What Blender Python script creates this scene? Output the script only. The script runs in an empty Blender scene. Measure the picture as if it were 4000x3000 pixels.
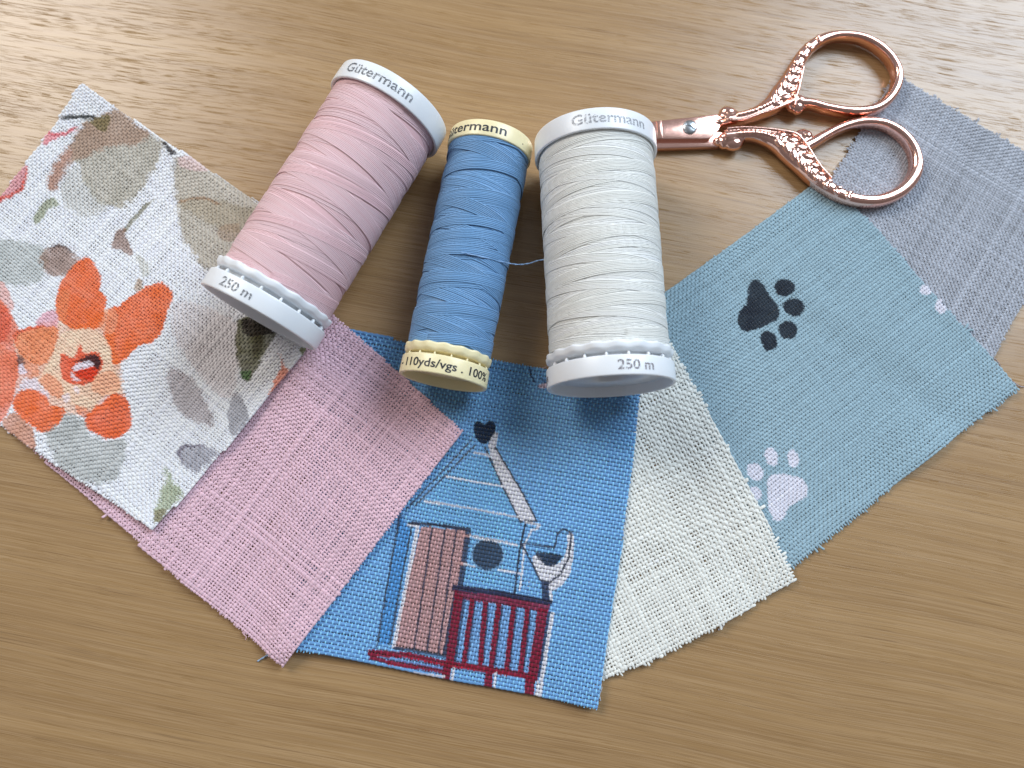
import bpy, bmesh, math
import numpy as np
from mathutils import Matrix, Vector, Euler

MM = 0.001
rng = np.random.default_rng(7)
SC = bpy.context.scene
COL = SC.collection

# ------------------------------------------------------------------ camera
TILT, DIST, FPX = math.radians(9.2), 170.12, 3000.0
cam_pos = np.array([0, -DIST * math.sin(TILT), DIST * math.cos(TILT)])
cd = bpy.data.cameras.new('camera')
cd.sensor_width = 36.0
cd.lens = 27.0
cd.clip_start = 0.005
cd.clip_end = 20.0
cd.dof.use_dof = True
cd.dof.focus_distance = 0.160
cd.dof.aperture_fstop = 13.0
cam = bpy.data.objects.new('camera', cd)
cam.location = cam_pos * MM
cam.rotation_euler = (TILT, 0, 0)
COL.objects.link(cam)
SC.camera = cam

# ------------------------------------------------------------------ world and lamps
SC.view_settings.view_transform = 'Standard'
SC.view_settings.look = 'None'
SC.view_settings.exposure = 0.0
SC.view_settings.gamma = 1.0
W = bpy.data.worlds.new('World')
SC.world = W
W.use_nodes = True
wn, wl = W.node_tree.nodes, W.node_tree.links
bg = wn['Background']
tc = wn.new('ShaderNodeTexCoord')
sp = wn.new('ShaderNodeSeparateXYZ')
wl.new(tc.outputs['Generated'], sp.inputs[0])
# a dim room: darker behind the photographer, lighter towards the windows (+y)
mr = wn.new('ShaderNodeMapRange')
mr.inputs['From Min'].default_value = -0.7
mr.inputs['From Max'].default_value = 0.9
wl.new(sp.outputs['Y'], mr.inputs['Value'])
cr = wn.new('ShaderNodeValToRGB')
cr.color_ramp.elements[0].color = (0.30, 0.29, 0.30, 1)
cr.color_ramp.elements[1].color = (0.62, 0.64, 0.70, 1)
wl.new(mr.outputs['Result'], cr.inputs['Fac'])
wl.new(cr.outputs['Color'], bg.inputs['Color'])
bg.inputs['Strength'].default_value = 0.50


def area(name, loc, target, sx, sy, power, color):
    l = bpy.data.lights.new(name, 'AREA')
    l.shape = 'RECTANGLE'
    l.size, l.size_y = sx, sy
    l.energy = power
    l.color = color
    o = bpy.data.objects.new(name, l)
    o.location = loc
    d = Vector(target) - Vector(loc)
    o.rotation_euler = d.to_track_quat('-Z', 'Y').to_euler()
    COL.objects.link(o)
    return o


area('window_light_cool', (0.71, 0.60, 0.86), (0, 0.03, 0), 0.62, 0.72, 16.6, (0.71, 0.85, 1.0))
area('window_light_warm', (-0.80, 0.72, 0.95), (0, 0.03, 0), 0.52, 0.52, 11.0, (1.0, 0.94, 0.87))


# ------------------------------------------------------------------ helpers
def at(px, z=0.0):
    """photo pixel(s) (4000 x 3000) -> table coordinates in mm on the plane at height z"""
    p = np.asarray(px, float)
    ct, st = math.cos(TILT), math.sin(TILT)
    dx = (p[..., 0] - 2000) / FPX
    dv = (1500 - p[..., 1]) / FPX
    d = np.stack([dx, dv * ct + st, dv * st - ct], -1)
    t = (z - cam_pos[2]) / d[..., 2]
    return cam_pos + d * t[..., None]


def zp(pts, ox, oy, f):
    return [(ox + p[0] * f, oy + p[1] * f) + tuple(p[2:]) for p in pts]


def lin(c):
    c = np.asarray(c, float) / 255.0
    return np.where(c <= 0.04045, c / 12.92, ((c + 0.055) / 1.055) ** 2.4)


def mesh_np(name, verts, quads, mat=None, parent=None, colors=None, smooth=True):
    """verts in mm (n,3), quads (m,4) -> ONE mesh object"""
    me = bpy.data.meshes.new(name)
    verts = np.asarray(verts, np.float32) * MM
    quads = np.asarray(quads, np.int32)
    k = quads.shape[1]
    me.vertices.add(len(verts))
    me.vertices.foreach_set('co', verts.ravel())
    me.loops.add(quads.size)
    me.loops.foreach_set('vertex_index', quads.ravel())
    me.polygons.add(len(quads))
    me.polygons.foreach_set('loop_start', np.arange(0, quads.size, k, dtype=np.int32))
    me.polygons.foreach_set('use_smooth', np.full(len(quads), smooth))
    me.update(calc_edges=True)
    if colors is not None:
        a = me.color_attributes.new('print_color', 'FLOAT_COLOR', 'POINT')
        c4 = np.ones((len(verts), 4), np.float32)
        c4[:, :3] = colors
        a.data.foreach_set('color', c4.ravel())
    o = bpy.data.objects.new(name, me)
    COL.objects.link(o)
    if mat:
        me.materials.append(mat)
    if parent:
        o.parent = parent
    return o


def mesh_bm(name, bm, mat=None, parent=None, smooth=True):
    me = bpy.data.meshes.new(name)
    bmesh.ops.recalc_face_normals(bm, faces=bm.faces)
    for v in bm.verts:
        v.co *= MM
    for f in bm.faces:
        f.smooth = smooth
    bm.to_mesh(me)
    bm.free()
    o = bpy.data.objects.new(name, me)
    COL.objects.link(o)
    if mat:
        me.materials.append(mat)
    if parent:
        o.parent = parent
    return o


def tag(o, label=None, cat=None, group=None, kind=None):
    for k, v in (('label', label), ('category', cat), ('group', group), ('kind', kind)):
        if v:
            o[k] = v
    return o


class Tubes:
    """collects many flattened tubes; build() gives arrays for ONE mesh"""

    def __init__(self, sides=6):
        self.n, self.V, self.Q, self.C, self.k = sides, [], [], [], 0
        a = np.arange(sides) * 2 * math.pi / sides
        self.cs, self.sn = np.cos(a), np.sin(a)

    def add(self, cen, side, nor, w, h, col=None, caps=True):
        m = len(cen)
        w = np.broadcast_to(np.asarray(w, float), (m,)).copy()
        h = np.broadcast_to(np.asarray(h, float), (m,)).copy()
        if caps and m > 3:
            w[[0, -1]] *= 0.35
            h[[0, -1]] *= 0.35
        side = np.broadcast_to(side, (m, 3))
        nor = np.broadcast_to(nor, (m, 3))
        r = cen[:, None, :] + side[:, None, :] * (w[:, None] * self.cs)[..., None] + nor[:, None, :] * (h[:, None] * self.sn)[..., None]
        i = np.arange(m - 1)[:, None] * self.n
        j = np.arange(self.n)[None, :]
        j2 = (j + 1) % self.n
        q = np.stack([i + j, i + j2, i + self.n + j2, i + self.n + j], -1).reshape(-1, 4) + self.k
        self.V.append(r.reshape(-1, 3))
        self.Q.append(q)
        if col is not None:
            self.C.append(np.broadcast_to(col, (m * self.n, 3)))
        self.k += m * self.n

    def arrays(self):
        return np.concatenate(self.V), np.concatenate(self.Q), (np.concatenate(self.C) if self.C else None)


def noise1(x, seed, scale):
    """smooth 1-D value noise, about -1..1"""
    r = np.random.default_rng(seed).uniform(-1, 1, 512)
    t = np.asarray(x, float) / scale + 100.3
    i = np.floor(t).astype(int)
    f = t - i
    f = f * f * (3 - 2 * f)
    return r[i % 512] * (1 - f) + r[(i + 1) % 512] * f


def noise2(x, y, seed, scale):
    r = np.random.default_rng(seed).uniform(-1, 1, (128, 128))
    a, b = x / scale + 300.7, y / scale + 300.2
    i, j = np.floor(a).astype(int), np.floor(b).astype(int)
    f, g = a - i, b - j
    f, g = f * f * (3 - 2 * f), g * g * (3 - 2 * g)
    i, j, i1, j1 = i % 128, j % 128, (i + 1) % 128, (j + 1) % 128
    return (r[i, j] * (1 - f) + r[i1, j] * f) * (1 - g) + (r[i, j1] * (1 - f) + r[i1, j1] * f) * g


def smooth_path(pts, per=8, closed=False):
    """Catmull-Rom through points of any dimension"""
    p = np.asarray(pts, float)
    n = len(p)
    out = []
    rngi = range(n if closed else n - 1)
    for i in rngi:
        if closed:
            a, b, c, d = p[(i - 1) % n], p[i], p[(i + 1) % n], p[(i + 2) % n]
        else:
            a, b, c, d = p[max(i - 1, 0)], p[i], p[i + 1], p[min(i + 2, n - 1)]
        t = np.linspace(0, 1, per, endpoint=False)[:, None]
        out.append(0.5 * ((2 * b) + (c - a) * t + (2 * a - 5 * b + 4 * c - d) * t ** 2 + (3 * b - a - 3 * c + d) * t ** 3))
    if not closed:
        out.append(p[-1:])
    return np.concatenate(out)


# ------------------------------------------------------------------ materials
def new_mat(name):
    m = bpy.data.materials.new(name)
    m.use_nodes = True
    return m, m.node_tree.nodes, m.node_tree.links, m.node_tree.nodes['Principled BSDF']


def N(nodes, kind, **kw):
    n = nodes.new(kind)
    for k, v in kw.items():
        setattr(n, k, v)
    return n


def mat_plain(name, color, rough=0.4, metal=0.0, spec=0.5, sss=0.0, bump=None):
    m, n, l, b = new_mat(name)
    b.inputs['Base Color'].default_value = (*color, 1)
    b.inputs['Roughness'].default_value = rough
    b.inputs['Metallic'].default_value = metal
    b.inputs['Specular IOR Level'].default_value = spec
    if sss:
        b.inputs['Subsurface Weight'].default_value = sss
        b.inputs['Subsurface Radius'].default_value = (0.0012, 0.0011, 0.001)
        b.inputs['Subsurface Scale'].default_value = 1.0
    if bump:
        t = N(n, 'ShaderNodeTexCoord')
        nz = N(n, 'ShaderNodeTexNoise')
        nz.inputs['Scale'].default_value = bump[0]
        nz.inputs['Detail'].default_value = 3
        l.new(t.outputs['Object'], nz.inputs['Vector'])
        bp = N(n, 'ShaderNodeBump')
        bp.inputs['Strength'].default_value = bump[1]
        bp.inputs['Distance'].default_value = bump[2]
        l.new(nz.outputs['Fac'], bp.inputs['Height'])
        l.new(bp.outputs['Normal'], b.inputs['Normal'])
        mrr = N(n, 'ShaderNodeMapRange')
        mrr.inputs['To Min'].default_value = rough * 0.8
        mrr.inputs['To Max'].default_value = rough * 1.25
        l.new(nz.outputs['Fac'], mrr.inputs['Value'])
        l.new(mrr.outputs['Result'], b.inputs['Roughness'])
    return m


def mat_thread(name, rough=0.85, spec=0.2, sheen=0.25, fuzz=2600, trans=0.16, grainy=1.0):
    m, n, l, b = new_mat(name)
    a = N(n, 'ShaderNodeVertexColor')
    a.layer_name = 'print_color'
    t = N(n, 'ShaderNodeTexCoord')
    nz = N(n, 'ShaderNodeTexNoise')
    nz.inputs['Scale'].default_value = fuzz
    nz.inputs['Detail'].default_value = 2
    l.new(t.outputs['Object'], nz.inputs['Vector'])
    mrr = N(n, 'ShaderNodeMapRange')
    mrr.inputs['From Min'].default_value = 0.25
    mrr.inputs['From Max'].default_value = 0.75
    mrr.inputs['To Min'].default_value = 1 - 0.14 * grainy
    mrr.inputs['To Max'].default_value = 1 + 0.12 * grainy
    l.new(nz.outputs['Fac'], mrr.inputs['Value'])
    mx = N(n, 'ShaderNodeVectorMath', operation='SCALE')
    l.new(a.outputs['Color'], mx.inputs[0])
    l.new(mrr.outputs['Result'], mx.inputs['Scale'])
    l.new(mx.outputs['Vector'], b.inputs['Base Color'])
    bp = N(n, 'ShaderNodeBump')
    bp.inputs['Strength'].default_value = 0.5 * grainy
    bp.inputs['Distance'].default_value = 0.00012
    l.new(nz.outputs['Fac'], bp.inputs['Height'])
    l.new(bp.outputs['Normal'], b.inputs['Normal'])
    b.inputs['Roughness'].default_value = rough
    b.inputs['Specular IOR Level'].default_value = spec
    b.inputs['Sheen Weight'].default_value = sheen
    b.inputs['Sheen Roughness'].default_value = 0.5
    tr = N(n, 'ShaderNodeBsdfTranslucent')
    l.new(mx.outputs['Vector'], tr.inputs['Color'])
    ms = N(n, 'ShaderNodeMixShader')
    ms.inputs[0].default_value = trans
    l.new(b.outputs[0], ms.inputs[1])
    l.new(tr.outputs[0], ms.inputs[2])
    l.new(ms.outputs[0], n['Material Output'].inputs['Surface'])
    return m


def mat_wood():
    m, n, l, b = new_mat('oak_laminate')
    t = N(n, 'ShaderNodeTexCoord')
    rot = N(n, 'ShaderNodeMapping')
    rot.inputs['Rotation'].default_value = (0, 0, math.radians(10.5))
    rot.inputs['Scale'].default_value = (1000, 1000, 1000)      # to millimetres
    l.new(t.outputs['Object'], rot.inputs['Vector'])
    # slow waviness across the grain
    wv = N(n, 'ShaderNodeTexNoise')
    wv.inputs['Scale'].default_value = 0.009
    wv.inputs['Detail'].default_value = 1
    l.new(rot.outputs['Vector'], wv.inputs['Vector'])
    wsub = N(n, 'ShaderNodeVectorMath', operation='SUBTRACT')
    wsub.inputs[1].default_value = (0.5, 0.5, 0.5)
    l.new(wv.outputs['Color'], wsub.inputs[0])
    wm = N(n, 'ShaderNodeVectorMath', operation='MULTIPLY')
    wm.inputs[1].default_value = (0, 9, 0)
    l.new(wsub.outputs['Vector'], wm.inputs[0])
    wa = N(n, 'ShaderNodeVectorMath', operation='ADD')
    l.new(rot.outputs['Vector'], wa.inputs[0])
    l.new(wm.outputs['Vector'], wa.inputs[1])

    def streak(sx, sy, detail, seed, rough=0.55):
        mp = N(n, 'ShaderNodeMapping')
        mp.inputs['Scale'].default_value = (1 / sx, 1 / sy, 0)
        mp.inputs['Location'].default_value = (seed * 13.7, seed * 7.1, seed)
        l.new(wa.outputs['Vector'], mp.inputs['Vector'])
        z = N(n, 'ShaderNodeTexNoise')
        z.inputs['Scale'].default_value = 1
        z.inputs['Detail'].default_value = detail
        z.inputs['Roughness'].default_value = rough
        l.new(mp.outputs['Vector'], z.inputs['Vector'])
        return z.outputs['Fac']

    def ramp(src, lo, hi, c0=0.0, c1=1.0):
        r = N(n, 'ShaderNodeMapRange')
        r.interpolation_type = 'SMOOTHSTEP'
        r.inputs['From Min'].default_value = lo
        r.inputs['From Max'].default_value = hi
        r.inputs['To Min'].default_value = c0
        r.inputs['To Max'].default_value = c1
        l.new(src, r.inputs['Value'])
        return r.outputs['Result']

    def mathn(op, a, bb):
        q = N(n, 'ShaderNodeMath', operation=op)
        for k, v in enumerate((a, bb)):
            if isinstance(v, (int, float)):
                q.inputs[k].default_value = v
            else:
                l.new(v, q.inputs[k])
        return q.outputs[0]

    def mix(fac, a, bb):
        q = N(n, 'ShaderNodeMix', data_type='RGBA')
        if isinstance(fac, (int, float)):
            q.inputs[0].default_value = fac
        else:
            l.new(fac, q.inputs[0])
        for k, v in ((6, a), (7, bb)):
            if isinstance(v, tuple):
                q.inputs[k].default_value = (*v, 1)
            else:
                l.new(v, q.inputs[k])
        return q.outputs[2]

    broad = ramp(streak(150, 10, 2, 1), 0.3, 0.7)
    mid = ramp(streak(110, 1.15, 2.5, 2, 0.55), 0.38, 0.66)
    fine = ramp(streak(42, 0.26, 2, 3, 0.5), 0.40, 0.66)
    line = ramp(streak(20, 0.24, 1.5, 9, 0.5), 0.595, 0.65)
    lite = ramp(streak(15, 0.24, 1.5, 12, 0.5), 0.60, 0.66)
    c = mix(broad, (0.296, 0.171, 0.069), (0.374, 0.227, 0.098))
    c = mix(mathn('MULTIPLY', mid, 0.36), c, (0.25, 0.145, 0.066))
    c = mix(mathn('MULTIPLY', fine, 0.34), c, (0.50, 0.335, 0.185))
    c = mix(mathn('MULTIPLY', line, mathn('ADD', mathn('MULTIPLY', mid, 0.38), 0.12)), c, (0.165, 0.088, 0.034))
    c = mix(mathn('MULTIPLY', lite, 0.22), c, (0.52, 0.36, 0.20))
    # short pores, clustered
    clus = ramp(streak(38, 3.6, 2, 4), 0.40, 0.58)
    pore = ramp(streak(5.5, 0.165, 1.2, 5, 0.4), 0.60, 0.65)
    pore2 = ramp(streak(12, 0.22, 1.2, 6, 0.4), 0.62, 0.67)
    pores = mathn('MAXIMUM', mathn('MULTIPLY', pore, clus), mathn('MULTIPLY', pore2, 0.85))
    c = mix(mathn('MULTIPLY', pores, 0.30), c, (0.20, 0.115, 0.05))
    l.new(c, b.inputs['Base Color'])
    rg = mathn('ADD', mathn('MULTIPLY', pores, 0.35), mathn('MULTIPLY', fine, 0.04))
    rg = mathn('ADD', rg, 0.285)
    l.new(rg, b.inputs['Roughness'])
    l.new(mathn('MULTIPLY', mathn('SUBTRACT', 1.0, pores), 0.62), b.inputs['Specular IOR Level'])
    l.new(mathn('MULTIPLY', mathn('SUBTRACT', 1.0, pores), 0.0), b.inputs['Coat Weight'])
    b.inputs['Coat Roughness'].default_value = 0.34
    hgt = mathn('SUBTRACT', mathn('MULTIPLY', streak(30, 0.5, 1, 8), 0.05), mathn('MULTIPLY', pores, 0.40))
    bp = N(n, 'ShaderNodeBump')
    bp.inputs['Strength'].default_value = 0.26
    bp.inputs['Distance'].default_value = 0.00013
    l.new(hgt, bp.inputs['Height'])
    l.new(bp.outputs['Normal'], b.inputs['Normal'])
    l.new(bp.outputs['Normal'], b.inputs['Coat Normal'])
    return m


def mat_ink(name, color, worn=0.0, under=(0.8, 0.82, 0.84)):
    m, n, l, b = new_mat(name)
    b.inputs['Roughness'].default_value = 0.5
    if worn:
        t = N(n, 'ShaderNodeTexCoord')
        z = N(n, 'ShaderNodeTexNoise')
        z.inputs['Scale'].default_value = 3600
        z.inputs['Detail'].default_value = 2
        l.new(t.outputs['Object'], z.inputs['Vector'])
        r = N(n, 'ShaderNodeMapRange')
        r.inputs['From Min'].default_value = 0.66 - worn * 0.2
        r.inputs['From Max'].default_value = 0.78 - worn * 0.2
        l.new(z.outputs['Fac'], r.inputs['Value'])
        x = N(n, 'ShaderNodeMix', data_type='RGBA')
        x.inputs[6].default_value = (*color, 1)
        x.inputs[7].default_value = (*under, 1)
        l.new(r.outputs['Result'], x.inputs[0])
        l.new(x.outputs[2], b.inputs['Base Color'])
    else:
        b.inputs['Base Color'].default_value = (*color, 1)
    return m


M_WOOD = mat_wood()
M_CLOTH = mat_thread('woven_thread')
M_SPUN = mat_thread('polyester_thread', rough=0.5, spec=0.4, sheen=0.2, fuzz=3800, trans=0.10, grainy=0.12)
M_WHITE = mat_plain('white_plastic', (0.80, 0.82, 0.84), 0.33, sss=0.25, bump=(900, 0.05, 0.0001))
M_YELLOW = mat_plain('pale_yellow_plastic', (0.87, 0.765, 0.47), 0.33, sss=0.25, bump=(900, 0.05, 0.0001))
M_COPPER = mat_plain('rose_gold_plating', (0.94, 0.56, 0.455), 0.12, metal=1.0, bump=(420, 0.06, 0.0002))
M_STEEL = mat_plain('screw_steel', (0.52, 0.55, 0.57), 0.28, metal=1.0, bump=(1500, 0.1, 0.0001))
M_INK_BLACK = mat_ink('black_ink', (0.018, 0.020, 0.026))
M_INK_GREY = mat_ink('worn_grey_ink', (0.10, 0.105, 0.12), worn=0.72)
M_INK_PALE = mat_ink('worn_pale_ink', (0.24, 0.245, 0.27), worn=0.85)
M_INK_BROWN = mat_ink('worn_brown_ink', (0.16, 0.14, 0.155), worn=0.7)

# ------------------------------------------------------------------ the table
bm = bmesh.new()
bmesh.ops.create_cube(bm, size=1.0, matrix=Matrix.Translation((0, 60, -9)) @ Matrix.Diagonal((900, 640, 18, 1)))
bmesh.ops.bevel(bm, geom=bm.edges[:], offset=1.5, segments=2, affect='EDGES')
table = mesh_bm('table', bm, M_WOOD, smooth=False)
tag(table, kind='structure')
table['label'] = 'light oak laminate table top with fine pores'

# ------------------------------------------------------------------ spool placement (mm)
SPOOLS = {
    'white': dict(T=(17.73, 51.38), B=(20.06, -2.96), R=13.0, lift=(0.05, 1.25)),
    'blue': dict(T=(-4.47, 52.81), B=(-14.44, -1.17), R=9.27, lift=(0.05, 0.65)),
    'pink': dict(T=(-25.50, 59.84), B=(-51.92, 11.37), R=13.0, lift=(0.05, 1.25)),
}


def rim_underside(x, y):
    """height of the lowest spool rim over (x, y); large where there is none"""
    out = np.full(x.shape, 99.0)
    for s in SPOOLS.values():
        b = np.array(s['B'])
        t = np.array(s['T'])
        ax = (t - b) / np.linalg.norm(t - b)
        a = (x - b[0]) * ax[0] + (y - b[1]) * ax[1]
        d = (x - b[0]) * -ax[1] + (y - b[1]) * ax[0]
        R = s['R']
        ok = (a > -1.5) & (a < 9) & (np.abs(d) < R * 0.9)
        h = R + s['lift'][1] - np.sqrt(np.maximum(R * R - d * d, 0))
        out = np.where(ok, np.minimum(out, h), out)
    return out


# ------------------------------------------------------------------ printed designs (photo pixels, sRGB)
def in_poly(x, y, poly):
    p = np.asarray(poly, float)
    bb = (x >= p[:, 0].min()) & (x <= p[:, 0].max()) & (y >= p[:, 1].min()) & (y <= p[:, 1].max())
    idx = np.nonzero(bb)[0]
    res = np.zeros(x.shape, bool)
    if len(idx) == 0:
        return res
    xs, ys = x[idx], y[idx]
    ins = np.zeros(len(idx), bool)
    q = np.roll(p, -1, 0)
    for (ax, ay), (bx, by) in zip(p, q):
        if ay == by:
            continue
        c = ((ay > ys) != (by > ys)) & (xs < (bx - ax) * (ys - ay) / (by - ay) + ax)
        ins ^= c
    res[idx] = ins
    return res


def line_poly(a, b, w):
    a, b = np.array(a, float), np.array(b, float)
    d = (b - a) / np.linalg.norm(b - a)
    nrm = np.array([-d[1], d[0]]) * w / 2
    return [a + nrm, b + nrm, b - nrm, a - nrm]


def ell_poly(cx, cy, rx, ry, rot=0):
    t = np.linspace(0, 2 * math.pi, 28, endpoint=False)
    c, s = math.cos(rot), math.sin(rot)
    u, v = rx * np.cos(t), ry * np.sin(t)
    return np.stack([cx + u * c - v * s, cy + u * s + v * c], -1)


Z1 = (0, 300, 0.5425)
Z2 = (0, 1100, 0.6027)
ZB = (1100, 1550, 0.7535)
Z8 = (2500, 900, 0.678)


def P(z, col, pts, alpha=1.0, var=0.0, soft=0, smooth=True, jit=6):
    pts = np.array(zp(pts, *z))
    if smooth:
        pts = smooth_path(pts, 5, closed=True)
    return dict(poly=pts, col=lin(col), a=alpha, var=var, soft=soft, jit=jit)


def Lp(z, col, pts, w, alpha=1.0):
    out = []
    pts = zp(pts, *z)
    for a, b in zip(pts[:-1], pts[1:]):
        a, b = np.array(a), np.array(b)
        e = (b - a) / np.linalg.norm(b - a) * w * z[2] * 0.3
        out.append(dict(poly=np.array(line_poly(a - e, b + e, w * z[2])), col=lin(col), a=alpha, var=0.05, soft=0, jit=3))
    return out


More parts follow.
